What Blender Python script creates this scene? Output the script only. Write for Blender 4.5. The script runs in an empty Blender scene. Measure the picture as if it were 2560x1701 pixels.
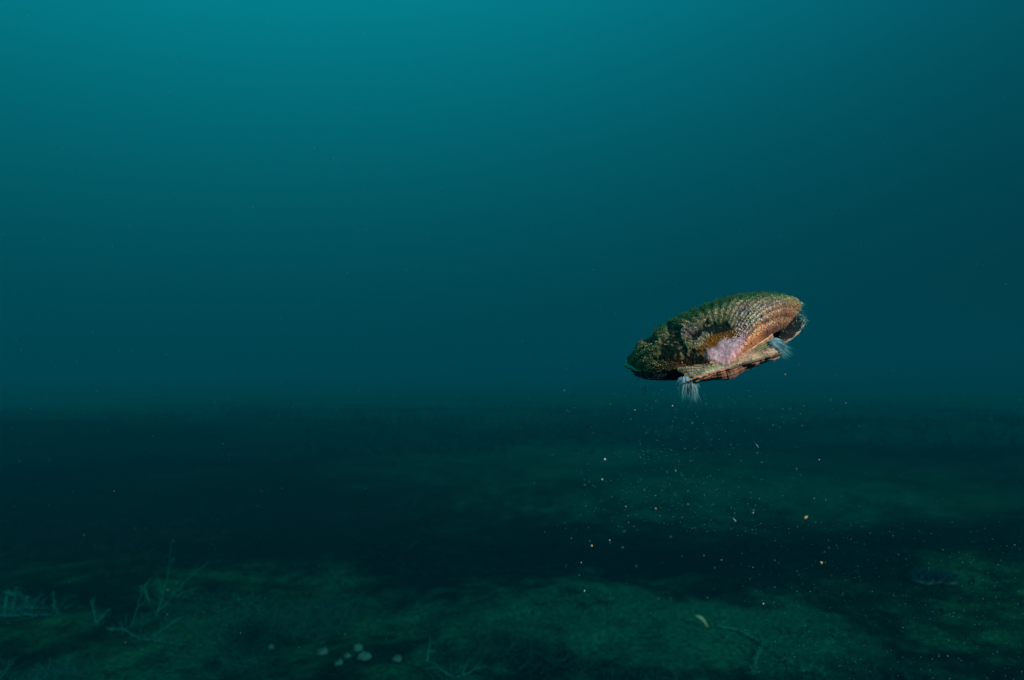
import bpy, math, random
import numpy as np
from mathutils import Vector, Matrix

# ------------------------------------------------------------------ camera
W0, H0 = 2560.0, 1701.0
HFOV = math.radians(75)
FPX = W0/2/math.tan(HFOV/2)
CAMZ = 0.55
PITCH = math.radians(2.4)
scene = bpy.context.scene
cam_d = bpy.data.cameras.new('camera')
cam = bpy.data.objects.new('camera', cam_d)
scene.collection.objects.link(cam)
cam.location = (0, 0, CAMZ)
cam.rotation_euler = (math.pi/2+PITCH, 0, 0)
cam_d.sensor_width = 36
cam_d.lens = 18/math.tan(HFOV/2)
cam_d.clip_start = 0.01
cam_d.clip_end = 300
cam_d.dof.use_dof = True
cam_d.dof.focus_distance = 0.405
cam_d.dof.aperture_fstop = 9.0
scene.camera = cam
scene.render.resolution_x, scene.render.resolution_y = 1024, 680
scene.render.engine = 'CYCLES'
scene.view_settings.view_transform = 'Standard'
scene.view_settings.look = 'None'
scene.view_settings.exposure = 0
scene.view_settings.gamma = 1

# ------------------------------------------------------------------ world: light coming down through open water
world = bpy.data.worlds.new('World')
scene.world = world
world.use_nodes = True
nt = world.node_tree
nt.nodes.clear()
def N(t, nt_, **kw):
    n = nt_.nodes.new(t)
    for k, v in kw.items(): setattr(n, k, v)
    return n
def math_node(nt_, op, a, b=None, c=None):
    n = nt_.nodes.new('ShaderNodeMath'); n.operation = op
    for i, v in enumerate((a, b, c)):
        if v is None: continue
        if isinstance(v, (int, float)): n.inputs[i].default_value = v
        else: nt_.links.new(v, n.inputs[i])
    return n.outputs[0]
tc = N('ShaderNodeTexCoord', nt)
sep = N('ShaderNodeSeparateXYZ', nt)
nt.links.new(tc.outputs['Generated'], sep.inputs[0])
M_ = lambda *a: math_node(nt, *a)
el = M_('ARCSINE', sep.outputs[2])
elc = M_('MINIMUM', M_('MAXIMUM', el, -0.02), 1.15)
az = M_('ARCTAN2', sep.outputs[0], sep.outputs[1])
azc = M_('MINIMUM', M_('MAXIMUM', az, -1.0), 1.0)
def chan(base, ke, ka, kea, kq=0, kqe=0):
    s = M_('MULTIPLY', elc, ke)
    s = M_('ADD', s, M_('MULTIPLY', azc, ka))
    s = M_('ADD', s, M_('MULTIPLY', M_('MULTIPLY', elc, azc), kea))
    q = M_('MULTIPLY', azc, azc)
    s = M_('ADD', s, M_('MULTIPLY', q, kq))
    s = M_('ADD', s, M_('MULTIPLY', M_('MULTIPLY', elc, q), kqe))
    s = M_('ADD', s, M_('MULTIPLY', M_('EXPONENT', M_('MULTIPLY', elc, -11.0)), -.12))
    return M_('MULTIPLY', M_('EXPONENT', s), base)
comb = N('ShaderNodeCombineColor', nt)
nt.links.new(chan(0.0006, 1.5, 0, 0), comb.inputs[0])
nt.links.new(chan(0.0560, 2.70, -0.60, 0.10, -.46, .25), comb.inputs[1])
nt.links.new(chan(0.0735, 2.65, -0.52, 0.10, -.38, .2), comb.inputs[2])
bgn = N('ShaderNodeBackground', nt)
nt.links.new(comb.outputs[0], bgn.inputs[0])
bgn.inputs[1].default_value = 1.0
outw = N('ShaderNodeOutputWorld', nt)
nt.links.new(bgn.outputs[0], outw.inputs[0])

# ------------------------------------------------------------------ key light: added parallel lamp standing in for the unseen camera strobe
strobe_key_d = bpy.data.lights.new('strobe_key', 'SUN')
strobe_key_d.energy = 5.0
strobe_key_d.angle = math.radians(3)
strobe_key_d.color = (1.0, 0.95, 0.91)
strobe_key = bpy.data.objects.new('strobe_key', strobe_key_d)
scene.collection.objects.link(strobe_key)
STROBEV = Vector((0.52, -0.78, 0.45)).normalized()
strobe_key.rotation_euler = STROBEV.to_track_quat('Z', 'Y').to_euler()

# ------------------------------------------------------------------ helpers
rng = np.random.default_rng(11)
random.seed(11)
C = scene.collection
CAMROT = Matrix.Rotation(math.pi/2+PITCH, 3, 'X')
def ray(px, py):
    v = Vector(((px-W0/2)/FPX, -(py-H0/2)/FPX, -1.0))
    return (CAMROT @ v).normalized()
def at(px, py, d):
    return Vector((0, 0, CAMZ)) + ray(px, py)*d
def on_ground(px, py, it=12):
    r = ray(px, py); z = 0.0
    for _ in range(it):
        t = (z-CAMZ)/r.z
        p = Vector((0, 0, CAMZ)) + r*t
        z = float(ground_h(np.array([p.x]), np.array([p.y]))[0])
    return Vector((p.x, p.y, z))

_perm = np.random.default_rng(5).random((256, 256))
def vnoise(x, y, seed=0):
    x = x + seed*17.31; y = y + seed*9.77
    xi = np.floor(x).astype(int); yi = np.floor(y).astype(int)
    fx = x-xi; fy = y-yi
    fx = fx*fx*(3-2*fx); fy = fy*fy*(3-2*fy)
    g = lambda a, b: _perm[a & 255, b & 255]
    return (g(xi, yi)*(1-fx)+g(xi+1, yi)*fx)*(1-fy)+(g(xi, yi+1)*(1-fx)+g(xi+1, yi+1)*fx)*fy
def fbm(x, y, o=4, seed=0):
    s = 0; a = 1; t = 0
    for k in range(o):
        s = s + a*vnoise(x*2**k, y*2**k, seed+k*3); t += a; a *= .5
    return s/t
def sstep(a, b, x):
    t = np.clip((x-a)/(b-a), 0, 1); return t*t*(3-2*t)

class MB:
    """collects vertices, faces and a per-vertex colour (r,g,b,alpha)"""
    def __init__(s): s.v = []; s.f = []; s.c = []; s.n = 0
    def add(s, v, f, c):
        v = np.asarray(v, float).reshape(-1, 3)
        c = np.asarray(c, float)
        if c.ndim == 1: c = np.tile(c, (len(v), 1))
        if c.shape[1] == 3: c = np.hstack([c, np.ones((len(c), 1))])
        s.v.append(v); s.c.append(c)
        for q in f: s.f.append(tuple(int(i)+s.n for i in q))
        s.n += len(v)
    def grid(s, P, col, close_u=False):
        nu, nv = P.shape[:2]
        f = []
        for i in range(nu-(0 if close_u else 1)):
            i2 = (i+1) % nu
            for j in range(nv-1):
                f.append((i*nv+j, i*nv+j+1, i2*nv+j+1, i2*nv+j))
        s.add(P.reshape(-1, 3), f, col.reshape(-1, col.shape[-1]) if np.ndim(col) > 1 else col)
    def tube(s, pts, rad, col, sides=4):
        pts = np.asarray(pts, float); n = len(pts)
        rad = np.broadcast_to(np.asarray(rad, float), (n,))
        d = np.gradient(pts, axis=0); d /= np.linalg.norm(d, axis=1)[:, None]+1e-12
        ref = np.array([0.31, 0.22, 0.93]) if abs(d[0] @ np.array([0.31, .22, .93])) < .9 else np.array([1., 0, 0])
        a = np.cross(d, ref); a /= np.linalg.norm(a, axis=1)[:, None]+1e-12
        b = np.cross(d, a)
        th = np.arange(sides)*2*math.pi/sides
        P = pts[:, None]+rad[:, None, None]*(np.cos(th)[None, :, None]*a[:, None]+np.sin(th)[None, :, None]*b[:, None])
        f = []
        for i in range(n-1):
            for j in range(sides):
                j2 = (j+1) % sides
                f.append((i*sides+j, i*sides+j2, (i+1)*sides+j2, (i+1)*sides+j))
        f.append(tuple(range(sides))[::-1]); f.append(tuple((n-1)*sides+j for j in range(sides)))
        col = np.asarray(col, float)
        if col.ndim == 2: col = np.repeat(col, sides, axis=0)
        s.add(P.reshape(-1, 3), f, col)
    def blob(s, c, r, col, jit=.25, stretch=None, sub=0):
        v, f = ICO1 if sub else ICO
        k = 1+jit*(rng.random(len(v))-.5)*2
        P = v*k[:, None]*r
        if stretch is not None: P = P @ stretch
        s.add(P+np.asarray(c), f, col)
    def build(s, name, mat, parent=None, smooth=True):
        me = bpy.data.meshes.new(name)
        V = np.vstack(s.v)
        me.from_pydata(V.tolist(), [], s.f)
        a = me.color_attributes.new('tint', 'FLOAT_COLOR', 'POINT')
        a.data.foreach_set('color', np.vstack(s.c).astype(np.float32).ravel())
        if smooth: me.polygons.foreach_set('use_smooth', [True]*len(me.polygons))
        me.materials.append(mat); me.update()
        o = bpy.data.objects.new(name, me); C.objects.link(o)
        if parent: o.parent = parent
        return o
def make_ico(sub):
    t = (1+5**.5)/2
    v = [(-1,t,0),(1,t,0),(-1,-t,0),(1,-t,0),(0,-1,t),(0,1,t),(0,-1,-t),(0,1,-t),(t,0,-1),(t,0,1),(-t,0,-1),(-t,0,1)]
    f = [(0,11,5),(0,5,1),(0,1,7),(0,7,10),(0,10,11),(1,5,9),(5,11,4),(11,10,2),(10,7,6),(7,1,8),(3,9,4),(3,4,2),(3,2,6),(3,6,8),(3,8,9),(4,9,5),(2,4,11),(6,2,10),(8,6,7),(9,8,1)]
    v = [np.array(p)/np.linalg.norm(p) for p in v]
    for _ in range(sub):
        m = {}; nf = []
        def mid(a, b):
            k = (min(a, b), max(a, b))
            if k not in m:
                p = v[a]+v[b]; v.append(p/np.linalg.norm(p)); m[k] = len(v)-1
            return m[k]
        for a, b, c in f:
            x, y, z = mid(a, b), mid(b, c), mid(c, a)
            nf += [(a, x, z), (b, y, x), (c, z, y), (x, y, z)]
        f = nf
    return np.array(v), f
ICO = make_ico(0); ICO1 = make_ico(2)

def tag(o, label=None, cat=None, group=None, kind=None):
    if label: o['label'] = label
    if cat: o['category'] = cat
    if group: o['group'] = group
    if kind: o['kind'] = kind
    return o

def mat(name, rough=.8, spec=.3, nscale=0, namt=.35, bump=0, bscale=600, alpha=False, trans=0, sheen=0):
    m = bpy.data.materials.new(name); m.use_nodes = True
    t = m.node_tree; b = t.nodes['Principled BSDF']
    at_ = N('ShaderNodeAttribute', t); at_.attribute_name = 'tint'
    col = at_.outputs['Color']
    tcn = N('ShaderNodeTexCoord', t)
    if nscale:
        nz = N('ShaderNodeTexNoise', t); nz.inputs['Scale'].default_value = nscale
        nz.inputs['Detail'].default_value = 5; nz.inputs['Roughness'].default_value = .65
        t.links.new(tcn.outputs['Object'], nz.inputs['Vector'])
        mr = N('ShaderNodeMapRange', t)
        mr.inputs['From Min'].default_value = .3; mr.inputs['From Max'].default_value = .7
        mr.inputs['To Min'].default_value = 1-namt; mr.inputs['To Max'].default_value = 1+namt
        t.links.new(nz.outputs['Fac'], mr.inputs['Value'])
        mx = N('ShaderNodeVectorMath', t, operation='SCALE')
        t.links.new(col, mx.inputs[0]); t.links.new(mr.outputs[0], mx.inputs['Scale'])
        col = mx.outputs[0]
    t.links.new(col, b.inputs['Base Color'])
    b.inputs['Roughness'].default_value = rough
    b.inputs['Specular IOR Level'].default_value = spec
    if bump:
        n2 = N('ShaderNodeTexNoise', t); n2.inputs['Scale'].default_value = bscale; n2.inputs['Detail'].default_value = 4
        t.links.new(tcn.outputs['Object'], n2.inputs['Vector'])
        bp = N('ShaderNodeBump', t); bp.inputs['Strength'].default_value = bump; bp.inputs['Distance'].default_value = .5/bscale
        t.links.new(n2.outputs['Fac'], bp.inputs['Height']); t.links.new(bp.outputs[0], b.inputs['Normal'])
    if alpha: t.links.new(at_.outputs['Alpha'], b.inputs['Alpha'])
    if trans:
        tr = N('ShaderNodeBsdfTranslucent', t); t.links.new(col, tr.inputs[0])
        ms = N('ShaderNodeMixShader', t); ms.inputs[0].default_value = trans
        o = t.nodes['Material Output']
        t.links.new(b.outputs[0], ms.inputs[1]); t.links.new(tr.outputs[0], ms.inputs[2])
        fin = ms.outputs[0]
        if alpha:
            tp = N('ShaderNodeBsdfTransparent', t); m2 = N('ShaderNodeMixShader', t)
            t.links.new(at_.outputs['Alpha'], m2.inputs[0]); t.links.new(tp.outputs[0], m2.inputs[1]); t.links.new(fin, m2.inputs[2])
            b.inputs['Alpha'].default_value = 1
            for l in list(t.links):
                if l.to_socket == b.inputs['Alpha']: t.links.remove(l)
            fin = m2.outputs[0]
        t.links.new(fin, o.inputs['Surface'])
    return m
def srgb(r, g, b):
    f = lambda c: ((c/255+.055)/1.055)**2.4 if c/255 > .04045 else c/255/12.92
    return np.array([f(r), f(g), f(b)])

M_shell = mat('encrusted_shell', .92, .12, 900, .45, .7, 1500)
M_ear = mat('ridged_shell', .6, .4, 900, .3, .5, 1500)
M_inner = mat('shell_rim', .35, .5, 500, .2)
M_dark = mat('mantle_skin', .4, .5, 700, .3, .3, 1200)
M_fuzz = mat('algal_fuzz', .9, .1, trans=.35)
M_tent = mat('tentacle_flesh', .5, .3, alpha=True, trans=.45)
M_ground = mat('silty_seabed', 1, 0, 110, .75, 1.0, 90)
M_weed = mat('seaweed', 1, 0, trans=.25)
M_stone = mat('pale_stone', .85, .2, 90, .3, .6, 160)
M_speck = mat('speck', .7, .3, alpha=True)

# ------------------------------------------------------------------ seabed
def _bumps(x, y, L):
    s = np.zeros_like(x)
    for (cx, cy, rx, ry, h) in L:
        s = s + h*np.exp(-(((x-cx)/rx)**2+((y-cy)/ry)**2))
    return s
MOUNDS = [(-1.7, 3.4, 1.0, .5, .05), (1.35, 1.9, .8, .22, .055), (.15, 1.55, .35, .25, .03), (-1.0, 1.6, .6, .4, .035),
          (2.3, 4.2, 1.2, .5, .05), (-4.5, 6.5, 2.6, 1.4, .03), (0.4, 6.0, 2.2, .8, .03), (4.6, 6.6, 1.6, 1.0, .05),
          (-3.6, 5.4, 1.5, .7, .09), (-6.0, 6.2, 1.6, .9, .10), (3.2, 6.0, 1.0, .6, .05), (-.5, 2.6, .8, .35, -.05), (1.3, 2.75, .9, .3, -.05), (3.2, 5.4, 1.6, .4, -.06)]
def ground_h(x, y):
    r = np.hypot(x, y)
    h = .06*(fbm(x*.45+3, y*.45+7, 4)-.5)*sstep(10, 3, r) + .035*(fbm(x*2.4, y*2.4, 4, 4)-.5)
    h = h + .018*(fbm(x*9, y*9, 4, 8)-.5)*sstep(9, 3, r)
    return h + _bumps(x, y, MOUNDS)*(.55+.9*fbm(x*1.3+2, y*1.3, 4, 90)) - .01
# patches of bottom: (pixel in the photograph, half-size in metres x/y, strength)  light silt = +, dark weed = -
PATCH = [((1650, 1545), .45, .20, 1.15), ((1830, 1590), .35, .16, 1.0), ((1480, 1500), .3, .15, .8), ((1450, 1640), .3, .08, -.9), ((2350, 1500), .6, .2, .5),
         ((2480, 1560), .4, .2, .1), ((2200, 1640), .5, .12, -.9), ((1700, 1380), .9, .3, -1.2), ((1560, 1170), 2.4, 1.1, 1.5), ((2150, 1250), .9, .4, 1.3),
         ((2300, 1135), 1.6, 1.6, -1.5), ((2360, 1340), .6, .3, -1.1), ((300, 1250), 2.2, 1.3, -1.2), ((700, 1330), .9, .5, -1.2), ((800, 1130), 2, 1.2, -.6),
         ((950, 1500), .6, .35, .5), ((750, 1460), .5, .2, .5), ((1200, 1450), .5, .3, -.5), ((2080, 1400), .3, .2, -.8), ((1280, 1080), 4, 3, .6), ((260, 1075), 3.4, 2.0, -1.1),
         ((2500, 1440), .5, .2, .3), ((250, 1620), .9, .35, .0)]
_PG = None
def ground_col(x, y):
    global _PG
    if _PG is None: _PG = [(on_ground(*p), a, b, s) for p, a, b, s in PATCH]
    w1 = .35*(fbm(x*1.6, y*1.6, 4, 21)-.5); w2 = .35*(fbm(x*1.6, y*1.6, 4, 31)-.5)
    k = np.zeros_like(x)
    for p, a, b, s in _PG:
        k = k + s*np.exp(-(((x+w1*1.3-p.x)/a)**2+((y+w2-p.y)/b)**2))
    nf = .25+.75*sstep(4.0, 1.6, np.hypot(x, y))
    k = k - .35 + 1.5*sstep(4.0, 15, np.hypot(x, y)) + 2.6*(1-nf)*(fbm(x*.8, y*.9, 4, 52)-.5) + 1.6*(fbm(x*2.2, y*2.2, 5, 40)-.5) + nf*4.0*(fbm(x*8, y*8, 4, 44)-.5) + nf*3.0*(fbm(x*34, y*34, 3, 47)-.5)  # ground lightens with distance: haze painted into the far colour
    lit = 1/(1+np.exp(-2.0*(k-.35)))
    dark = np.array([.0003, .0042, .0050]); light = np.array([.0012, .040, .024])  # red near zero: the water's absorption of red light is painted in
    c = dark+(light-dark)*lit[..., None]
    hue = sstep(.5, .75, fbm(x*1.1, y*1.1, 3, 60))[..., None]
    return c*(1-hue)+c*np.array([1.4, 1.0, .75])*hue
def axis(n, near, far):
    t = np.linspace(-1, 1, n)
    return np.sinh(t*math.asinh(far/near))*near
gx = axis(560, .55, 58.0)
t0 = np.linspace(-1, 1, 620)
gy = 1.5+np.sinh(t0*math.asinh(56.5/.5))*.5
gy = np.clip(gy, -55, 58)
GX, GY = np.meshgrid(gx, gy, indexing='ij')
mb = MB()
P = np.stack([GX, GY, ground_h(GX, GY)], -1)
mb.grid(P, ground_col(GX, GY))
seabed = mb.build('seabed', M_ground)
tag(seabed, 'dark silty seabed fading into teal water', 'seabed', kind='structure')

# ------------------------------------------------------------------ scallop
R = 0.0543
EL = math.radians(18.5); ROLL = math.radians(17)
UMBO = at(1816, 919, .385)
w = (UMBO-Vector((0, 0, CAMZ))).normalized()
rr = w.cross(Vector((0, 0, 1))).normalized(); uu = rr.cross(w)
xl = math.cos(ROLL)*rr+math.sin(ROLL)*uu
nn = -math.sin(ROLL)*rr+math.cos(ROLL)*uu
yl = math.cos(EL)*w+math.sin(EL)*nn
zl = xl.cross(yl)
scal = bpy.data.objects.new('scallop', None); C.objects.link(scal)
mw = Matrix((xl, yl, zl)).transposed().to_4x4(); mw.translation = UMBO
scal.matrix_world = mw
tag(scal, 'swimming scallop crusted with algae, white tentacle tufts beside its hinge, above the seabed', 'scallop')

THM = math.radians(68)
NR = 58
def outline(th):           # distance umbo -> margin, in R
    return 2*np.cos(th)*(1+.012*np.cos(th*NR*1.15)) 
def fan(th, t, H, side):
    """returns x,y,z (in R) of a valve at angle th and fraction t; side +1 upper, -1 lower"""
    rho = outline(th)*t
    x = rho*np.sin(th); y = rho*np.cos(th)
    x = x*(1-.045*np.tanh(x*3))
    q = np.clip(t, 0, 1)**.84
    prof = np.clip(1-(2*q-1)**2, 0, 1)**.58
    prof = np.where(q < .5, np.clip(1-(2*q-1)**2, 0, 1)**.82, prof)
    g = np.clip(1-np.abs(th/THM)**(1.9+1.3*sstep(.1, .6, t)), 0, 1)**(.75-.2*sstep(.1, .6, t))
    z = H*prof*(.12+.88*g)
    return x, y, z
def margin_lift(th, t):
    """upper margin arches above the plane of the disc at the two sides (in R)"""
    a = np.abs(th)
    lf = sstep(.25, -.35, th)
    m = (.115-.02*lf)*np.exp(-((a-1.02)/.33)**2)+.05-.055*lf
    return m*t**1.3
def sk(x, y, z):
    """flat sketch coordinates of the shell's outer face, in thousandths of R"""
    per = 1/(1+.135*y)
    a = x*per; b = (.317*y+.948*z)*per
    cx = 1290+(a*.956-b*.292)*1000
    cy = 1000+(-a*.292-b*.956)*1000
    return cx, cy
def painted_far_glow(cx, cy):
    line = np.interp(cx, [200, 400, 850, 1150, 1400, 1750, 2000], [860, 660, 470, 350, 265, 215, 235])
    line = line+60*(fbm(cx*.012, cy*.012, 4, 63)-.5)
    return sstep(30, -45, cy-line-85)
def poly_mask(cx, cy, pts, soft=35, wob=60, seed=0, ws=.008, grow_=0):
    cx = cx+wob*(fbm(cx*ws, cy*ws, 4, seed)-.5)*2; cy = cy+wob*(fbm(cx*ws+40, cy*ws, 4, seed+5)-.5)*2
    inside = np.zeros(cx.shape, bool); dist = np.full(cx.shape, 1e9)
    n = len(pts)
    for i in range(n):
        x1, y1 = pts[i]; x2, y2 = pts[(i+1) % n]
        c = ((y1 > cy) != (y2 > cy)) & (cx < (x2-x1)*(cy-y1)/((y2-y1)+1e-9)+x1)
        inside ^= c
        tt = np.clip(((cx-x1)*(x2-x1)+(cy-y1)*(y2-y1))/((x2-x1)**2+(y2-y1)**2), 0, 1)
        dist = np.minimum(dist, np.hypot(cx-x1-tt*(x2-x1), cy-y1-tt*(y2-y1)))
    sd = np.where(inside, dist, -dist)
    return sstep(-soft, soft, sd+grow_)
PINK = [(1100, 850), (1210, 800), (1300, 755), (1440, 700), (1450, 800), (1400, 900), (1370, 990), (1290, 1000), (1180, 960), (1110, 910)]
ORANGE = [(1050, 760), (1120, 690), (1160, 600), (1240, 570), (1360, 610), (1390, 690), (1300, 770), (1240, 800), (1120, 820), (1060, 860), (1000, 800)]
RUST = [(780, 900), (900, 870), (1010, 900), (1040, 960), (940, 990), (800, 980), (700, 960), (680, 920)]
DARKS = [[(1080, 560), (1200, 540), (1300, 580), (1260, 640), (1150, 650), (1060, 620)],
         [(720, 600), (800, 555), (850, 600), (830, 720), (760, 760), (680, 700)],
         [(640, 800), (760, 740), (860, 700), (900, 800), (870, 880), (940, 850), (1090, 900), (1090, 940), (940, 900), (760, 930), (560, 930), (540, 890)],
         [(350, 640), (440, 560), (560, 590), (560, 660), (420, 700), (350, 800), (330, 880), (320, 760)],
         [(950, 640), (1040, 610), (1040, 690), (960, 700)],
         [(960, 850), (1090, 840), (1120, 940), (1010, 955), (910, 900)],
         [(480, 730), (560, 700), (640, 720), (560, 770)]]
def paint(x, y, z, th, t, ribs, up=True):
    """pigment of the outer face, plus green ambient light painted on its far top"""
    cx, cy = sk(x, y, z)
    n1 = fbm(x*9, y*9, 4, 2); n2 = fbm(x*28, y*28, 3, 6); n3 = fbm(x*55, y*55, 2, 9)
    base = srgb(118, 104, 72)*np.ones(x.shape+(1,))
    def mix(c, col, m):
        m = np.clip(m, 0, 1)[..., None]; return c*(1-m)+np.asarray(col)*m
    c = base
    c = mix(c, srgb(140, 122, 92), sstep(.5, .7, n2))
    c = mix(c, srgb(66, 74, 40), sstep(.42, .62, n1)*.7)
    # right flank: brown beaded ribs with slate and ochre beads
    fl = sstep(1300, 1480, cx)*sstep(2000, 1800, cx)*sstep(300, 420, cy)
    bead = vnoise(th*NR*1.15/6.283*2, t*19, 3)
    c = mix(c, srgb(172, 138, 120), fl*.8)
    c = mix(c, srgb(200, 152, 112), fl*sstep(.6, .75, bead))
    c = mix(c, srgb(60, 66, 84), fl*sstep(.36, .22, bead))
    c = mix(c, srgb(205, 180, 165), fl*sstep(.86, .93, bead)*.9)
    # olive towards the margin and left lobe
    edge = sstep(.72, .95, t)
    c = mix(c, srgb(112, 104, 66), edge*.6*sstep(1200, 1500, cx))
    c = mix(c, srgb(88, 92, 58), sstep(1000, 600, cx)*.8)
    c = mix(c, srgb(96, 64, 48), fl*sstep(.5, .68, fbm(x*7, y*7, 4, 73))*.7)
    c = mix(c, srgb(14, 96, 62), painted_far_glow(cx, cy)*.85)  # green ambient light from above, painted into the far top
    # lilac and pink near the umbo
    c = mix(c, srgb(148, 110, 112), poly_mask(cx, cy, [(1330, 900), (1330, 620), (1480, 560), (1620, 640), (1560, 740), (1420, 900)], 60, 40, 3)*.7)
    # orange line along the edge next to the ear
    rimd = np.abs(th) > THM*.93
    c = mix(c, srgb(214, 142, 98), sstep(THM*.90, THM*.95, np.abs(th))*sstep(.75, .6, t)*sstep(.05, .15, t)*.9)
    c = mix(c, srgb(120, 78, 58), sstep(THM*.72, THM*.88, th)*sstep(.5, .8, t)*.7)
    # grey-lilac knobbly crust in the middle
    c = mix(c, srgb(112, 96, 92), poly_mask(cx, cy, [(830, 620), (960, 540), (1080, 600), (1150, 700), (1060, 740), (900, 680)], 40, 70, 8)*.85)
    c = mix(c, srgb(118, 110, 78), poly_mask(cx, cy, [(800, 800), (900, 720), (1060, 740), (1020, 860), (900, 900)], 40, 90, 9)*sstep(.45, .6, n2))
    ms = [poly_mask(cx, cy, d, 14, 55, 11+i, .012, 16) for i, d in enumerate(DARKS)]
    c = mix(c, srgb(104, 60, 14), poly_mask(cx, cy, ORANGE, 22, 40, 5))
    c = mix(c, srgb(44, 28, 12), poly_mask(cx, cy, ORANGE, 22, 40, 5)*sstep(700, 610, cy)*.85)
    c = mix(c, srgb(70, 38, 14), poly_mask(cx, cy, RUST, 30, 40, 6))
    dk = np.clip(sum(ms), 0, 1)
    c = mix(c, srgb(14, 17, 8), dk*.97*sstep(.75, .55, n2))
    pk = poly_mask(cx, cy, PINK, 38, 60, 7, grow_=14)
    c = mix(c, srgb(176, 136, 146)*(.7+.6*n3[..., None]), pk*.92)
    c = mix(c, srgb(190, 160, 160), pk*sstep(.62, .8, n2)*.5)
    # darker in the grooves between the ribs
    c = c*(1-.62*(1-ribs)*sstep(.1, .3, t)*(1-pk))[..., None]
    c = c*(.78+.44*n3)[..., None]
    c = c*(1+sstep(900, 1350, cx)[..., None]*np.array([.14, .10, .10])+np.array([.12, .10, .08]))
    return c, dk, pk
def valve_grid(H, side, nth=560, ntt=320):
    th = np.linspace(-THM, THM, nth)[:, None]*np.ones((1, ntt))
    t = np.ones((nth, 1))*np.linspace(.004, 1, ntt)[None]
    x, y, z = fan(th, t, H, side)
    ph = th*NR*1.15+.35*(fbm(th*3, t*3, 2, 70)-.5)
    rib = (.5+.5*np.cos(ph))**.8
    ring = fbm(t*26+.8*np.cos(ph)*.2, th*2, 3, 77)
    amp = .0145*t**1.2*(1-.25*t)
    sx = x*1000*.956-317*y*.292+1290
    amp = amp*(1-.7*sstep(1150, 850, sx)*sstep(1.5, 1.1, y))
    z = z+amp*(rib-.5)*(.65+.9*sstep(.35, .7, ring))
    # hinge notch rounding
    return th, t, x, y, z, rib
def grow(x, y, th, t, z, dk, pk, cx):
    rough = sstep(1350, 900, cx)
    d = .027*(fbm(x*13, y*13, 4, 90)-.5)*(.35+.9*rough)+.016*(fbm(x*40, y*40, 3, 95)-.5)*(.5+rough)*(1-.7*pk)
    d = d - .028*dk*sstep(.1, .3, t) + .012*pk
    return d*sstep(0, .12, t)*sstep(1.03, .80, t)

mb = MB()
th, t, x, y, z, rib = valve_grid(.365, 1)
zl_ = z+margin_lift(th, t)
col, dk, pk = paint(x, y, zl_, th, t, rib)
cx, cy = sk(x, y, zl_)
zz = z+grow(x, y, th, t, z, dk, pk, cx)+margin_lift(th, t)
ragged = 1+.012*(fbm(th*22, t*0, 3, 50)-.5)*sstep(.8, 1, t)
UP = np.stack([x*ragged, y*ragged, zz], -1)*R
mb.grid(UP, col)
# inner face and rim
INN = np.stack([x*.985, y*.985+.01, z*.9+margin_lift(th, t)-.02-.006*t], -1)[::6, ::6]*R
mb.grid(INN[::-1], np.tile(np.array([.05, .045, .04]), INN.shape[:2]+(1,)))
rim = np.stack([UP[::6, -1], INN[:, -1]], 1) if UP[::6].shape[0] == INN.shape[0] else None
if rim is not None: mb.grid(rim, np.tile(srgb(90, 88, 66), rim.shape[:2]+(1,)))
upper = mb.build('upper_valve', M_shell, scal)

# lower valve: shallower, seen as a band below the hinge and as a thin rim at the right
mb = MB()
th2, t2, x2, y2, z2, rib2 = valve_grid(.13, -1, 300, 160)
g2 = .10*np.exp(-(t2/.22)**2)*np.clip(1-np.abs(th2/THM)**3, 0, 1)
dz = z2+g2
LOW = np.stack([x2*.985, y2*.985-.03*(1-t2), -dz], -1)*R
n = fbm(x2*20, y2*20, 3, 15)[..., None]
cl = srgb(120, 92, 76)*(.5+n)*(.6+.4*rib2[..., None])
cl = np.where((t2 > .9)[..., None], srgb(176, 160, 140)*(.7+.6*n), cl)
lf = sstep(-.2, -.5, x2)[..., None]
cl = cl*(1-lf)+srgb(40, 34, 26)*(.5+n)*lf  # left half darkened: the shadow there is painted into the colour
mb.grid(LOW[::-1], cl[::-1])
LIN = np.stack([x2*.975, y2*.975, -dz*.85+.006], -1)[::4, ::4]*R
edge = sstep(.90, .97, t2[::4, ::4])[..., None]
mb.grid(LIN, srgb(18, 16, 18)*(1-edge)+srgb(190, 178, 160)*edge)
l4 = LOW[::4]
if l4.shape[0] == LIN.shape[0]:
    mb.grid(np.stack([l4[:, -1], LIN[:, -1]], 1), srgb(196, 182, 160))
lower = mb.build('lower_valve', M_shell, scal)

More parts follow.
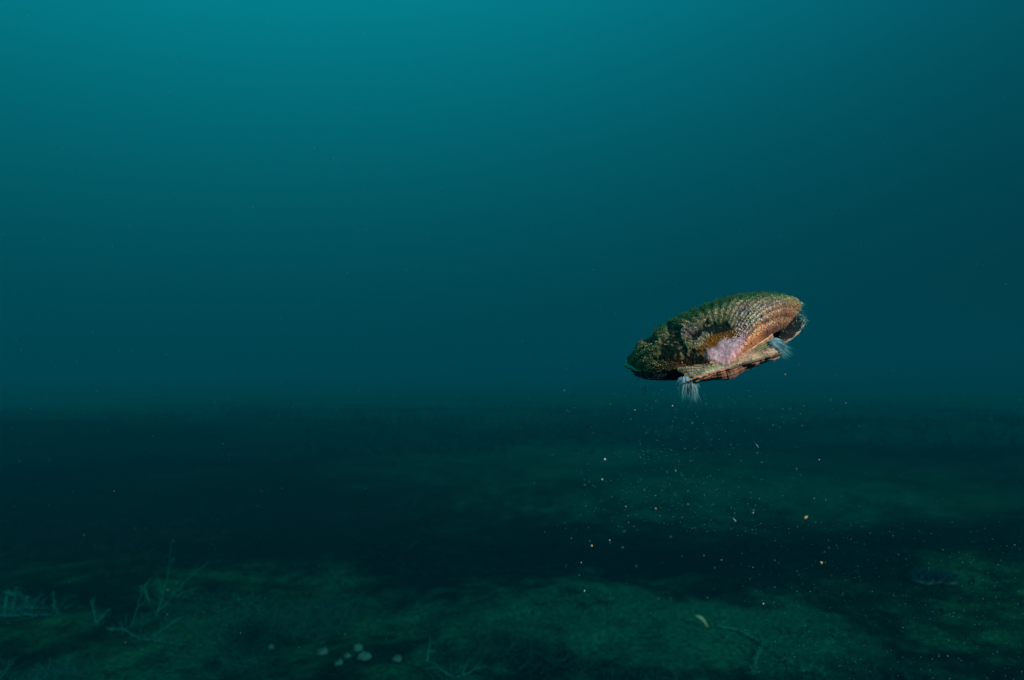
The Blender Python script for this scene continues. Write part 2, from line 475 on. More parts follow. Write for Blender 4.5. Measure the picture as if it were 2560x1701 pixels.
# ears (auricles)
def ear(sgn, upper_, parent, name):
    mb = MB()
    nu, nv = 150, 90
    u = np.linspace(0, 1, nu)[:, None]*np.ones((1, nv)); v = np.ones((nu, 1))*np.linspace(0, 1, nv)[None]
    L = .53 if sgn > 0 else .43
    # v=0 hinge line, v=1 along the fan edge
    hx = -.012+(L+.02)*u*(1-.12*(sgn < 0)); hy = -.045-.03*u+.045*u**3+.030*(fbm(u*9, v*0+sgn, 3, 14)-.5)
    a = math.pi/2-THM
    fx = -.0+.54*u if sgn > 0 else -.0+.50*u
    fy = fx*math.tan(a)*1.02
    x = hx*(1-v)+fx*v
    bulge = -.05*np.sin(v*math.pi)*u**3*(1 if sgn > 0 else .6)
    x = x+bulge
    y = hy*(1-v)+fy*v
    x = x+.05*(fbm(v*11, u*0, 3, 4)-.5)*sstep(.8, 1, u)-.07*sstep(.8, 1, u)**2*sstep(.22, 0, v)
    y = y+.05*sstep(.8, 1, u)**2*sstep(.22, 0, v)
    if upper_:
        lift = (.115*np.exp(-((THM-1.02)/.33)**2)+.07)*(np.hypot(fx, fy)/.83)**1.3
        z = .012+v*(lift*1.0+.02)-.030*np.sin(v*math.pi)*u+.03*(fbm(x*7, y*7, 3, 8)-.5)*u-.035*u*u*(1-v)
        ridge = (.5+.5*np.cos(v*math.pi*2*(9 if sgn > 0 else 6)+.6*np.sin(u*5)))
        z = z+.018*(ridge-.5)*sstep(0, .2, u)+.008*(fbm(x*24, y*24, 3, 3)-.5)
    else:
        z = -.012-.080*(1-u)**.7*np.sin(np.clip(v*1.6, 0, 1)*math.pi*.5)-.03*v+.03*(fbm(x*9, y*9, 3, 8)-.5)-.035*u*u
        z = z-.008*(.5+.5*np.cos(v*math.pi*8))
        ridge = .5+.5*np.cos(v*math.pi*8)
    P = np.stack([sgn*x, y, z], -1)*R
    n = fbm(x*22, y*22, 4, 12+int(sgn))
    if sgn > 0 and upper_:
        c = srgb(182, 142, 112)*np.ones((nu, nv, 1))
        ol = sstep(.35, .7, v)*sstep(.4, .65, u)*sstep(1.0, .93, v)*sstep(1.05, .9, u)
        c = c*(1-.8*ol[..., None])+srgb(92, 96, 44)*.8*ol[..., None]
        c = c*(1-sstep(.9, .97, v)[..., None])+srgb(218, 150, 104)*sstep(.9, .97, v)[..., None]
    elif upper_:
        c = srgb(184, 158, 128)*np.ones((nu, nv, 1))
        pale = sstep(.45, .6, n)*sstep(.75, .4, u)
        c = c*(1-.6*pale[..., None])+srgb(196, 190, 150)*.6*pale[..., None]
        lo = sstep(.12, .04, v)[..., None]
        c = c*(1-lo)+srgb(214, 150, 120)*lo
        far = sstep(.55, .95, u)[..., None]
        c = c*(1-.6*far)+srgb(120, 108, 76)*.6*far
    else:
        c = srgb(160, 118, 106)*np.ones((nu, nv, 1))
        hi = sstep(.3, .1, v)[..., None]
        c = c*(1-hi)+srgb(196, 140, 108)*hi
    c = c*((.3+.85*ridge[..., None]) if upper_ else (.62+.45*ridge[..., None]))*(.3+1.4*n[..., None])
    mb.grid(P if (sgn > 0) == upper_ else P[::-1], c if (sgn > 0) == upper_ else c[::-1])
    if upper_:
        for q in range(260):
            a, b = rng.integers(0, nu), rng.integers(0, nv)
            if b > 12 and rng.random() < .6: b = rng.integers(0, 12)
            mb.blob(P[a, b], R*rng.uniform(.004, .009), np.clip(c[a, b]*rng.uniform(.7, 1.5), 0, .6), .35)
    P2 = P.copy(); P2[..., 2] -= (.014 if upper_ else -.014)*R
    mb.grid(P2[::3, ::3][::-1], srgb(70, 54, 44))
    for A, B in ((P[:, 0], P2[:, 0]), (P[-1], P2[-1])):
        mb.grid(np.stack([A, B], 1), srgb(170, 128, 100))
    return mb.build(name, M_ear, parent)
e1 = ear(1, True, upper, 'ear'); e1['label'] = 'long right ear with fine parallel ridges'
e2 = ear(-1, True, upper, 'ear'); e2['label'] = 'short pale left ear'
e3 = ear(1, False, lower, 'ear'); e4 = ear(-1, False, lower, 'ear')

# hinge ligament
mb = MB()
u = np.linspace(-1, 1, 40)
pts = np.stack([np.where(u > 0, u*.56, u*.42), -.05-.012*np.abs(u), .0*u+.002], -1)*R
pts += rng.normal(size=pts.shape)*.004*R
lc = srgb(196, 132, 104)*(1-sstep(-.1, .15, u))[:, None]+srgb(120, 98, 78)*sstep(-.1, .15, u)[:, None]
mb.tube(pts, (.007+.008*(1-u*u))*R*rng.uniform(.7, 1.3, 40), lc, 6)
mb.build('hinge_ligament', M_ear, scal)

# mantle curtain between the valves
mb = MB()
nth = 260
tht = np.linspace(-THM*1.0, THM*1.0, nth)
rows = []
for k, s in enumerate(np.linspace(0, 1, 14)):
    tt = np.full(nth, .93)
    xx, yy, _z = fan(tht, tt, .365, 1)
    zu = _z*.55+margin_lift(tht, tt)-.02; zd = -.02+0*tht
    wob = .018*np.sin(tht*60+s*5)*math.sin(s*math.pi)+.02*(fbm(tht*12, np.full(nth, s*3), 3, 2)-.5)
    inn = 1-.05*math.sin(s*math.pi)+wob
    rows.append(np.stack([xx*inn, yy*inn, zu*(1-s)+zd*s], -1))
P = np.stack(rows, 1)*R
mb.grid(P, srgb(20, 18, 17)*(.5+1.1*fbm(P[..., 0]/R*30, P[..., 2]/R*60, 3, 5)[..., None]))
mantle = mb.build('mantle', M_dark, scal)
mb = MB()
for k in range(70):
    a = rng.uniform(.55, THM)*rng.choice([-1, 1]); s = rng.uniform(.2, .8)
    i = int((a+THM)/(2*THM)*(nth-1)); p = P[i, int(s*13)]
    nrm = np.array([math.sin(a), -.5, .1])
    mb.blob(p+nrm*.0004, rng.uniform(.00018, .00038), srgb(150, 140, 130) if rng.random() < .6 else srgb(40, 120, 130))
ey = mb.build('eye_row', M_inner, mantle); ey['kind'] = 'stuff'

def strand(mb, p0, d, L, r, c0, c1, a0=.9, a1=.35, curl=.25, grav=(0, 0, 0), n=9, sides=4):
    d = np.array(d, float); d /= np.linalg.norm(d)
    side = np.cross(d, rng.normal(size=3)); side /= np.linalg.norm(side)+1e-9
    s = np.linspace(0, 1, n)[:, None]
    w1 = rng.uniform(-1, 1)*curl; w2 = rng.uniform(-1, 1)*curl*.5; ph = rng.uniform(0, 6)
    pts = p0+d*s*L+side*L*(w1*s*s+w2*np.sin(s*7+ph)*s*.4)+np.array(grav)*L*s*s
    c = c0*(1-s)+c1*s; a = a0*(1-s)+a1*s
    mb.tube(pts, r*(1-.75*s[:, 0]), np.hstack([c, a]), sides)
# local directions for "image" directions:  ex = image right, ey = image up, ez = towards the camera (in the shell's frame)
inv = np.array(mw.to_3x3().transposed())
IR = inv @ np.array(rr); IU = inv @ np.array(uu); IC = inv @ -np.array(w)
def img(dx, dy, dc=0): return IR*dx+IU*dy+IC*dc
white = srgb(205, 224, 232); pale = srgb(120, 200, 205); cyan = srgb(90, 200, 208)  # cyan tips: reflected teal ambient light put into the strand colour
# right tuft (tentacles streaming from the gap behind the right ear)
def tuft(c0, length, dirs, n, spread, name, label, wid):
    mb = MB()
    for k in range(n):
        q = rng.random(); dx, dy = dirs(q)
        p0 = c0+img(*wid(q))*R+rng.normal(size=3)*.018*R
        L = length(q)*R*rng.uniform(.55, 1.08)
        strand(mb, p0, img(dx, dy, rng.normal()*spread)+rng.normal(size=3)*.07, L, R*rng.uniform(.003, .0065), white, cyan, .5, .08, .2)
    for k in range(int(n*1.6)):
        q = rng.random(); dx, dy = dirs(q)
        p0 = c0+img(*wid(q))*R+rng.normal(size=3)*.014*R
        strand(mb, p0, img(dx, dy, rng.normal()*spread)+rng.normal(size=3)*.16, length(q)*R*rng.uniform(.25, .55), R*rng.uniform(.010, .020), white, cyan, .42, .08, .2)
    for k in range(26):
        q = rng.random(); dx, dy = dirs(q)
        strand(mb, c0+img(*wid(q))*R+rng.normal(size=3)*.012*R, img(dx, dy, rng.normal()*spread), length(q)*R*rng.uniform(.5, .9), R*rng.uniform(.014, .024), white, cyan, .30, .04, .1, sides=6)
    o = mb.build(name, M_tent, scal); o['label'] = label
    return o
cR = np.array([.505, .14, .06])*R
tuft(cR, lambda q: .155+.05*math.sin(q*6), lambda q: (math.cos(math.radians(-22-52*q)), math.sin(math.radians(-22-52*q))), 190, .2, 'tentacle_tuft', 'white tentacle tuft fanning out right of the hinge', lambda q: (.01-.02*q, -.11*q+.02, 0))
cL = np.array([-.41, .09, -.01])*R
tuft(cL, lambda q: .17+.05*math.sin(q*9), lambda q: (math.cos(math.radians(-101+24*q)), math.sin(math.radians(-101+24*q))), 230, .1, 'tentacle_tuft', 'white tentacle tuft hanging left of the hinge', lambda q: (-.02+.085*q, -.02-.03*q, 0.04))

# fringe tentacles along both margins
def margin_pt(a, tt=1.0, low=False):
    x, y, z = fan(np.array([a]), np.array([tt]), .365, 1)
    zz = -.01 if low else margin_lift(np.array([a]), np.array([tt]))[0]
    return np.array([x[0], y[0], zz])*R
mb = MB()
green = srgb(60, 150, 120)
for k in range(240):
    a = rng.uniform(.35, 1.0) if rng.random() < .55 else -rng.uniform(.35, 1.1)
    low = rng.random() < .35
    p = margin_pt(a, .985, low)
    o = np.array([math.sin(2*a), -math.cos(2*a), rng.normal()*.5+(.0 if low else .3)])
    strand(mb, p, o+rng.normal(size=3)*.35, R*rng.uniform(.02, .07), R*rng.uniform(.003, .007), srgb(150, 190, 170), srgb(90, 170, 160), .7, .35, .5, n=5, sides=3)
# longer wisps at the right tip and below the left end
for k in range(14):
    p = margin_pt(rng.uniform(.70, .86), .95, True)+img(.0, .02)*R
    strand(mb, p, img(.55, -.9)+rng.normal(size=3)*.18, R*rng.uniform(.07, .15), R*.005, srgb(90, 170, 165), cyan*.6, .5, .15, .45)
for k in range(3):
    p = margin_pt(-1.02, .96, True)+img(.02*k, -.10)*R
    strand(mb, p, img(.05, -1)+rng.normal(size=3)*.06, R*.12, R*.008, cyan, cyan*.8, .6, .3, .35)
fr = mb.build('margin_tentacles', M_tent, scal); fr['kind'] = 'stuff'
for (a0, a1, rad) in ((.60, .86, .014), (-1.08, -.62, .027)):
    mb = MB()
    aa = np.linspace(a0, a1, 30)
    pts = np.array([margin_pt(a, 1.0)*np.array([1.02, 1.012, 1])+np.array([0, 0, .004*math.sin(a*90)+.006])*R+rng.normal(size=3)*.003*R for a in aa])
    mb.tube(pts, rad*R*np.sin(np.linspace(.25, 2.9, 30)), np.tile(np.append(srgb(110, 176, 146)*.8, 1), (30, 1)), 6)
    mb.build('margin_lip', M_tent, scal)
# dark blue-grey tentacles inside the left gape
mb = MB()
for k in range(26):
    p = margin_pt(-rng.uniform(1.12, 1.18), rng.uniform(.8, 1.0))+np.array([.06, 0, -.01])*R
    strand(mb, p, img(-.75, -.75+rng.normal()*.25, .3)+rng.normal(size=3)*.15, R*rng.uniform(.06, .13), R*.005, srgb(60, 70, 92), srgb(18, 22, 34), 1, .8, .3, n=6)
o = mb.build('inner_tentacles', M_tent, scal); o['kind'] = 'stuff'

# algal fuzz and granules growing on the upper valve
nthU, nttU = UP.shape[:2]
dU = np.gradient(UP, axis=0); dV = np.gradient(UP, axis=1)
NRM = np.cross(dV, dU); NRM /= np.linalg.norm(NRM, axis=2)[..., None]+1e-15
if NRM[280, 150, 2] < 0: NRM = -NRM
mb = MB(); mg = MB(); FG = painted_far_glow(cx, cy)
prob = (1-pk)*(1-.75*sstep(1350, 1500, cx)*sstep(1.5, 1.2, y))*(.25+.75*sstep(.9, 1.5, y)+.9*sstep(1350, 800, cx)*.6)*t*(.25+.75*rib)
prob *= (1-dk)**3*(.5+.9*FG)*sstep(.10, .25, t)
pf = prob.ravel()/prob.sum()
idx = rng.choice(prob.size, 9000, p=pf)
for i in idx:
    a, b = divmod(int(i), nttU)
    nm = NRM[a, b]; p = UP[a, b]
    far = float(FG[a, b])
    L = R*rng.uniform(.008, .024)*(1+1.0*far)*(1+.8*(rng.random() < .05))
    d = nm+rng.normal(size=3)*.55+np.array([0, .3, 0])
    c0 = col[a, b]*.75+srgb(70, 76, 50)*.25
    c1 = c0*(1-.6)+(srgb(30, 120, 80) if (far > .3 and rng.random() < .8) else srgb(120, 118, 80))*.6  # far tips tinted with the same painted green ambient light
    s = np.array([[0.], [1.]])
    d /= np.linalg.norm(d)
    pts = np.array([p, p+d*L*.5+rng.normal(size=3)*L*.12, p+d*L])
    mb.tube(pts, np.array([.0040, .0032, .0010])*R*rng.uniform(.6, 1.3), np.array([c0, (c0+c1)/2, c1]), 3)
fz = mb.build('algal_fuzz', M_fuzz, upper, smooth=False); fz['kind'] = 'stuff'
fl_ = np.clip(.25+2.2*(fbm(x*8, y*8, 4, 81)-.35), .15, 1)
pr2 = (1-pk*.9)*(1-.45*sstep(1350, 1550, cx))*t*(.1+.9*rib**2)*sstep(.08, .2, t)*(1-dk)**3*(.35+fbm(x*6, y*6, 3, 33)**2*3)
pf = pr2.ravel()/pr2.sum()
for i in rng.choice(pr2.size, 5200, p=pf):
    a, b = divmod(int(i), nttU)
    q = rng.random()
    c = col[a, b]*rng.uniform(.8, 1.7)+srgb(150, 128, 100)*rng.random()**2*.95*float(1-FG[a, b])*fl_[a, b]
    mg.blob(UP[a, b]+NRM[a, b]*.002*R, R*rng.uniform(.004, .010), np.clip(c, 0, .6), .35)
gr = mg.build('silt_granules', M_shell, upper); gr['kind'] = 'stuff'
# pale tubercles (bright beads seen on the right flank), placed where they sit on the shell
mw_np = np.stack([cx, cy], -1)
def shell_at(X, Y):
    vis = NRM @ IC > 0.0
    d = np.hypot(cx-X, cy-Y)+np.where(vis, 0, 500)
    return divmod(int(np.argmin(d)), nttU)
TUB = [(1945, 345, .018), (1885, 362, .011), (1722, 490, .009), (1663, 525, .009), (1620, 540, .016), (1840, 550, .009), (1770, 583, .009),
       (1490, 585, .012), (1780, 455, .014), (1415, 580, .014), (2090, 315, .012), (1420, 625, .012), (1560, 470, .009), (1590, 610, .008)]
for X, Y, r_ in TUB:
    a, b = shell_at(X, Y)
    mb = MB(); mb.blob(UP[a, b]+NRM[a, b]*r_*.3*R, r_*.78*R, srgb(215, 205, 190)*rng.uniform(.5, 1), .12, sub=1)
    mb.build('tubercle', M_inner, upper)

# ------------------------------------------------------------------ things on the seabed
def branch(mb, p0, d, L, r, depth, col, n=8, curl=.35, fuzz=0):
    d = np.array(d, float); d /= np.linalg.norm(d)
    side = np.cross(d, rng.normal(size=3)); side /= np.linalg.norm(side)+1e-9
    s = np.linspace(0, 1, n)[:, None]; w1 = rng.uniform(-1, 1)*curl
    pts = p0+d*s*L+side*L*w1*s*s+rng.normal(size=(n, 3))*L*.012
    mb.tube(pts, r*(1.1-.8*s[:, 0]), col*rng.uniform(.75, 1.25), 5)
    for k in range(fuzz):
        q = rng.integers(1, n); dd = rng.normal(size=3); dd /= np.linalg.norm(dd)
        l = r*rng.uniform(1.5, 4)
        mb.tube([pts[q], pts[q]+dd*l], [r*.35, r*.12], col, 3)
    if depth > 0:
        for k in range(rng.integers(1, 4)):
            q = rng.integers(2, n-1); dd = d+rng.normal(size=3)*.6
            branch(mb, pts[q], dd, L*rng.uniform(.3, .6), r*.65, depth-1, col, max(4, n-2), curl, fuzz//2)
PALE = np.array([.003, .078, .066]); PALE2 = np.array([.003, .066, .060])
def weed(name, label, group, px, py, segs, col=PALE, r=.0015, depth=1):
    """a stalk plant rooted at pixel (px,py); segs = list of (dx,dy) image directions (m) from the root"""
    g = on_ground(px, py)
    root = bpy.data.objects.new(name, None); C.objects.link(root); root.location = g
    tag(root, label, 'seaweed', group)
    for (ox, oz, dx, dz) in segs:
        mb = MB()
        branch(mb, np.array([ox, 0, oz]), [dx, rng.normal()*.2*abs(dz), dz], math.hypot(dx, dz), r, depth, col, 9, .15, 18)
        mb.build('stalk', M_weed, root)
    mb = MB()
    for k in range(26):
        a = rng.uniform(0, 6.28)
        branch(mb, np.array([rng.normal()*.012, rng.normal()*.012, -.003]), [math.cos(a), math.sin(a), rng.uniform(.2, 1)], rng.uniform(.015, .04), r*.5, 0, col*.7, 5, .5, 2)
    o = mb.build('holdfast', M_weed, root)
    return root
rng = np.random.default_rng(77)
GW = 'stalked weeds rising from the seabed'
weed('seaweed_stalk', 'tallest forked weed stalk left of centre, leaning right', GW, 385, 1545, [(0, 0, .10, .12), (.004, 0, .028, .125), (.035, .045, .045, .012)])
weed('seaweed_stalk', 'low weed sprig pointing up right, just below the tallest forked stalk', GW, 375, 1600, [(0, 0, .045, .035)], r=.002)
weed('seaweed_stalk', 'bent weed with an arched tip left of the tallest forked stalk', GW, 330, 1570, [(0, 0, .025, .085), (.024, .08, .014, -.03)], r=.002)
weed('seaweed_stalk', 'stubby upright weeds at the far left edge', GW, 32, 1535, [(0, 0, .002, .055), (-.02, .045, .03, -.004), (-.018, 0, 0, .05)], r=.0032, depth=0)
weed('seaweed_stalk', 'short thick weed post second from the left edge', GW, 66, 1520, [(0, 0, .002, .028)], r=.0035, depth=0)
weed('seaweed_stalk', 'thin upright weed stem between the left edge posts and the bent weed', GW, 135, 1530, [(0, 0, .002, .045)], r=.002, depth=0)
weed('seaweed_stalk', 'zigzag weed stalk beside the bent weed', GW, 240, 1560, [(0, 0, -.015, .05), (0, .0, .02, .03)], r=.002)
weed('seaweed_stalk', 'y shaped pale weed at the bottom edge near the middle', GW, 1138, 1697, [(0, 0, -.05, .03), (-.05, .03, .003, .03), (0, 0, .045, .018), (0, -.01, .025, .018)], r=.0018)
def lying(name, label, pts_px, r, col, cat='seaweed', group='fallen stems on the seabed', fuzz=40):
    P0 = [on_ground(*p) for p in pts_px]
    q = np.array([[p.x, p.y, p.z+.006] for p in P0])
    tt = np.linspace(0, len(q)-1, 10*len(q)); pts = np.stack([np.interp(tt, range(len(q)), q[:, k]) for k in range(3)], -1)
    pts += rng.normal(size=pts.shape)*.0012
    root = bpy.data.objects.new(name, None); C.objects.link(root); root.location = q[0]
    tag(root, label, cat, group)
    mb = MB(); mb.tube(pts-q[0], r*np.linspace(1, .5, len(pts)), col, 5)
    for k in range(fuzz):
        i = rng.integers(0, len(pts)); d = rng.normal(size=3); d[2] = abs(d[2]); d /= np.linalg.norm(d)
        branch(mb, pts[i]-q[0], d, rng.uniform(.006, .022), r*.4, 0, col*.8, 4, .6)
    mb.build('stem', M_weed, root)
GR = np.array([.006, .12, .08])
lying('fallen_stem', 'long arching stem lying across the bright green patch', [(1790, 1572), (1845, 1582), (1905, 1614), (1945, 1640), (1985, 1668)], .0022, GR)
lying('fallen_stem', 'stem dropping to the bottom edge from the arching stem', [(1908, 1616), (1893, 1650), (1882, 1698)], .002, GR)
lying('fallen_stem', 'short twig under the left end of the arching stem', [(1825, 1588), (1815, 1605), (1808, 1612)], .0014, GR, fuzz=30)
lying('fallen_stem', 'pale curved stem at the bottom edge right of the arching stem', [(2005, 1683), (2035, 1685), (2062, 1697)], .0022, GR)
lying('fallen_stem', 'long low stem lying at the left edge below the weed posts', [(0, 1530), (40, 1528), (110, 1528)], .0024, PALE2)
lying('fallen_stem', 'second long low stem at the left edge, nearer the camera', [(0, 1547), (60, 1546), (150, 1545)], .0028, PALE2)
lying('fallen_stem', 'knotted stem lying below the tallest forked stalk', [(270, 1580), (310, 1583), (345, 1605), (400, 1610), (455, 1622)], .0026, PALE)

def lump(name, label, cat, px, py, r, colr, group=None, sq=(1, 1, .7), fz_=20):
    g = on_ground(px, py)
    root = bpy.data.objects.new(name, None); C.objects.link(root); root.location = g
    tag(root, label, cat, group)
    mb = MB(); v, f = ICO1
    k = 1+.9*(fbm(v[:, 0]*2+px, v[:, 1]*2+v[:, 2]*1.7, 4, px % 7)-.5)
    mb.add(v*k[:, None]*r*np.array(sq)+np.array([0, 0, r*.12]), f, colr)
    mb.build('body', M_stone, root)
    mb = MB()
    for q in range(fz_):
        d = rng.normal(size=3); d[2] = abs(d[2]); d /= np.linalg.norm(d)
        branch(mb, d*r*.9*np.array(sq)+np.array([0, 0, r*.2]), d, r*rng.uniform(.2, .6), r*.05, 0, colr*.7, 4, .6)
    mb.build('fuzz', M_weed, root)
PB = np.array([.003, .056, .047])
GP = 'small pale lumps on the seabed'
for px, py, r, lab in ((805, 1632, .011, 'pale round lump at the left end of the row of lumps'),
                       (895, 1624, .010, 'pale round lump raised above the middle of the row'),
                       (910, 1645, .013, 'largest pale lump in the middle of the row'),
                       (868, 1642, .007, 'small pale lump just left of the largest lump'),
                       (848, 1660, .008, 'pale lump nearest the camera in the row'),
                       (993, 1650, .009, 'pale round lump standing alone at the right end of the row'),
                       (677, 1620, .007, 'small pale lump far left of the row, beside dark weed')):
    lump('pebble', lab, 'pebble', px, py, r, PB*rng.uniform(.75, 1.1), GP)
lump('sponge', 'pale fuzzy mound of sponge on the green rise at the right', 'sponge', 2335, 1440, .036, np.array([.002, .055, .058]), None, (1.6, .8, .30), 420)
# pale grub-shaped shell fragment
g = on_ground(1754, 1574)
mb = MB(); s = np.linspace(0, 1, 9)
pts = np.stack([-.013+.026*s, 0*s, .028-.024*s+.006*np.sin(s*3.1)], -1)
mb.tube(pts, .0042*np.sin(.3+s*2.5), srgb(70, 115, 92), 8)
o = mb.build('shell_fragment', M_stone); o.location = g
tag(o, 'pale curved shell fragment on the bright green patch', 'shell fragment')

# uncountable turf of fine weed
def turf(name, label, n, region, col, hmin, hmax, r, clump=8, keep=None, seed=0):
    mb = MB()
    for k in range(n):
        px = rng.uniform(region[0], region[2]); py = rng.uniform(region[1], region[3])
        if 645 < px < 1030 and 1595 < py < 1730: continue
        g = on_ground(px, py, 5)
        if keep is not None and rng.random() > keep(g): continue
        dist = math.hypot(g.x, g.y)
        for j in range(clump):
            a = rng.uniform(0, 6.28); up = rng.uniform(.0, .8)
            L = rng.uniform(hmin, hmax)
            branch(mb, np.array([g.x+rng.normal()*.012, g.y+rng.normal()*.012, g.z-.002]), [math.cos(a), math.sin(a), up], L, r*rng.uniform(.6, 1.5), 0, col*rng.uniform(.35, 1.5), 5, .6)
    o = mb.build(name, M_weed, smooth=False)
    tag(o, label, 'seaweed', kind='stuff')
def kp(g): return float(sstep(.38, .66, fbm(np.array([g.x*6.0]), np.array([g.y*6.0]), 4, 61))[0])
turf('weed_turf', 'tangled fine weed covering the seabed at lower left', 3000, (-250, 1490, 900, 1800), PALE*.62, .010, .036, .0006, 12, kp)
turf('weed_tangle', 'thin sparse weed on the seabed at lower middle and right', 2200, (700, 1520, 2700, 1800), PALE*.5, .008, .026, .0006, 8, kp)
turf('silt_turf', 'short dark weed on the middle distance of the seabed', 1300, (-200, 1250, 2760, 1520), PALE*.22, .015, .045, .0011, 6, kp)

def far_weed():
    mb = MB()
    for k in range(1500):
        X = rng.uniform(-9, 6.5); Y = rng.uniform(4.2, 9.5)
        if fbm(np.array([X*.9]), np.array([Y*.9]), 3, 71)[0] < .47: continue
        Z = float(ground_h(np.array([X]), np.array([Y]))[0])
        for j in range(5):
            a = rng.uniform(0, 6.28)
            branch(mb, np.array([X+rng.normal()*.08, Y+rng.normal()*.08, Z-.01]), [math.cos(a)*.6, math.sin(a)*.6, rng.uniform(.3, 1)], rng.uniform(.04, .15), rng.uniform(.003, .008), 0, np.array([.0008, .010, .010])*rng.uniform(.5, 2), 5, .6)
    o = mb.build('weed_bank', M_weed, smooth=False)
    tag(o, 'dark hazy banks of weed in the distance', 'seaweed', kind='stuff')
far_weed()

# ------------------------------------------------------------------ drifting specks
def speck(name, label, px, py, d, rpx, colr, group, el=1.0, ang=0, alpha=1):
    p = at(px, py, d); r = rpx/FPX*d
    mb = MB()
    a = math.radians(ang)
    S = np.diag([el, 1, 1]) @ np.array([[math.cos(a), 0, math.sin(a)], [0, 1, 0], [-math.sin(a), 0, math.cos(a)]])
    mb.blob((0, 0, 0), r, np.append(colr, alpha), .22, S, sub=1)
    o = mb.build(name, M_speck); o.location = p
    tag(o, label, 'sand grain', group)
rng = np.random.default_rng(78)
OR = srgb(205, 165, 120); WH = srgb(190, 200, 195); TL = srgb(60, 150, 150)
GG = 'bright sand grains drifting below the scallop'
for px, py, rp, c, e_, an, lab in (
    (2014, 1294, 3.6, OR, 1.9, 35, 'orange oval grain, the brightest one right of the scallop'),
    (2053, 1407, 3.6, OR, 1.1, 0, 'round orange grain, lowest of the bright ones at right'),
    (1479, 1365, 3.4, OR, 1, 0, 'cream round grain at the lower left of the drifting cloud'),
    (1639, 1272, 3.2, srgb(190, 140, 110), 1, 0, 'pinkish grain in the middle of the dark band'),
    (1564, 1267, 2.8, srgb(120, 140, 100), 1, 0, 'olive grain just left of the pinkish grain'),
    (1505, 1199, 3.0, srgb(170, 160, 110), 1.3, 0, 'yellowish grain at the left edge of the drifting cloud'),
    (1512, 1149, 3.4, WH, 1.2, 40, 'white grain above the yellowish grain'),
    (1882, 1283, 3.4, srgb(110, 150, 130), 1, 0, 'grey green grain midway towards the orange oval grain'),
    (1836, 1301, 3.4, srgb(100, 150, 140), 2.0, -45, 'slanted grey oval grain left of the grey green grain'),
    (1892, 1115, 3.0, srgb(50, 120, 160), 2.6, -50, 'blue rod shaped particle under the right side of the scallop'),
    (1681, 1015, 2.4, WH, 1, 0, 'whitish grain just under the left tentacle tuft'),
    (1587, 1026, 2.0, srgb(90, 180, 190), 1.4, 30, 'tiny pale blue grain left of the tentacle tuft'),
    (1689, 1178, 2.4, srgb(110, 170, 140), 1, 0, 'pale green grain below the middle of the scallop'),
    (1524, 1351, 2.2, WH, 1, 0, 'small white grain right of the cream round grain'),
    (1453, 1407, 2.0, srgb(80, 190, 190), 1, 0, 'small cyan grain below the cream round grain'),
    (2048, 1150, 1.8, WH, 1, 0, 'tiny white grain far right above the orange oval grain'),
    (1461, 1478, 1.8, WH, 1.9, 70, 'tiny upright white flake at lower left of the cloud'),
    (2114, 1008, 1.8, srgb(90, 170, 190), 1, 0, 'lone bluish grain at the right, level with the tentacle tips'),
    (1962, 937, 2.6, srgb(110, 130, 120), 1.5, 50, 'pale flake beside the right tentacle tuft'),
    (1908, 1510, 2.2, WH, 1, 0, 'white grain over the bright green patch')):
    speck('sand_grain', lab, px, py, .40+rng.uniform(-.03, .05), rp*.78, c*.62, GG, e_, an)
mb = MB()
def cloud(n, fx, fy, dist, rp, cols, al):
    for k in range(n):
        p = at(fx(), fy(), dist())
        d = (p-Vector((0, 0, CAMZ))).length
        mb.blob(np.array(p), rp()/FPX*d, np.append(cols[rng.integers(len(cols))]*rng.uniform(.5, 1.2), al()), .3)
cols = [srgb(60, 140, 140), srgb(50, 130, 120), srgb(60, 120, 150), srgb(110, 150, 130)]
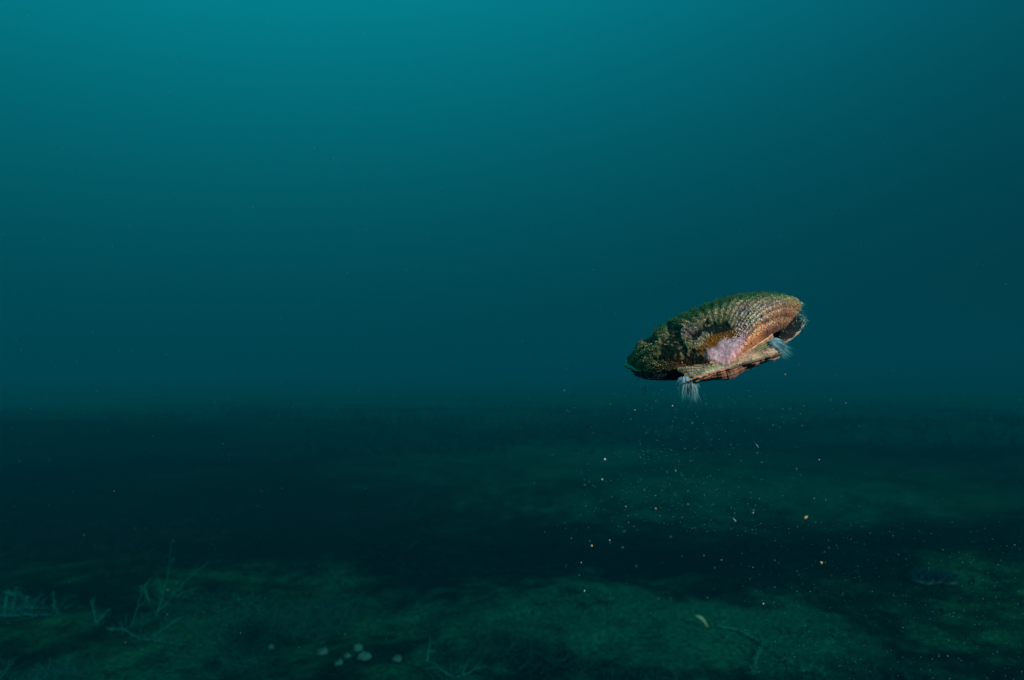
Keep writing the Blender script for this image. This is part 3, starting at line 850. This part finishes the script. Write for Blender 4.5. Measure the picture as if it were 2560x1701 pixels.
cloud(700, lambda: rng.normal(1700, 130), lambda: rng.uniform(960, 1330), lambda: rng.uniform(.34, .55), lambda: rng.uniform(.5, 1.4), cols, lambda: rng.uniform(.12, .6))
cloud(80, lambda: rng.uniform(1380, 2150), lambda: rng.uniform(900, 1500), lambda: rng.uniform(.34, .8), lambda: rng.uniform(.6, 2.0), cols, lambda: rng.uniform(.15, .6))
cloud(26, lambda: rng.uniform(1400, 2100), lambda: rng.uniform(1000, 1500), lambda: rng.uniform(.6, 1.0), lambda: rng.uniform(2, 3.6), cols, lambda: rng.uniform(.08, .25))
cloud(480, lambda: rng.uniform(1850, 2560), lambda: rng.uniform(1300, 1701), lambda: rng.uniform(.36, .7), lambda: rng.uniform(.5, 1.2), cols+[srgb(150, 140, 120)*.6], lambda: rng.uniform(.15, .6))
cloud(750, lambda: rng.uniform(0, 2560), lambda: rng.uniform(0, 1701), lambda: rng.uniform(.4, 1.3), lambda: rng.uniform(.5, 1.2), cols, lambda: rng.uniform(.1, .4))
o = mb.build('suspended_silt', M_speck)
tag(o, 'cloud of fine silt specks drifting below the scallop', 'silt', kind='stuff')

# ------------------------------------------------------------------ haze: the water itself
mb = MB()
X, Y0, Y1, Z0, Z1 = 60, -60, 60, -1.8, 1.9
v = [(-X, Y0, Z0), (X, Y0, Z0), (X, Y1, Z0), (-X, Y1, Z0), (-X, Y0, Z1), (X, Y0, Z1), (X, Y1, Z1), (-X, Y1, Z1)]
f = [(0, 3, 2, 1), (4, 5, 6, 7), (0, 1, 5, 4), (1, 2, 6, 5), (2, 3, 7, 6), (3, 0, 4, 7)]
hm = bpy.data.materials.new('water_haze'); hm.use_nodes = True
t = hm.node_tree; t.nodes.clear()
pv = N('ShaderNodeVolumePrincipled', t)
pv.inputs['Color'].default_value = (0.0, .102, .138, 1)
pv.inputs['Density'].default_value = .088
pv.inputs['Anisotropy'].default_value = -.12
mo = N('ShaderNodeOutputMaterial', t); t.links.new(pv.outputs[0], mo.inputs['Volume'])
mb.add(v, f, (1, 1, 1)); hz = mb.build('haze', hm, smooth=False)
tag(hz, 'teal water haze around the whole scene', 'haze', kind='stuff')
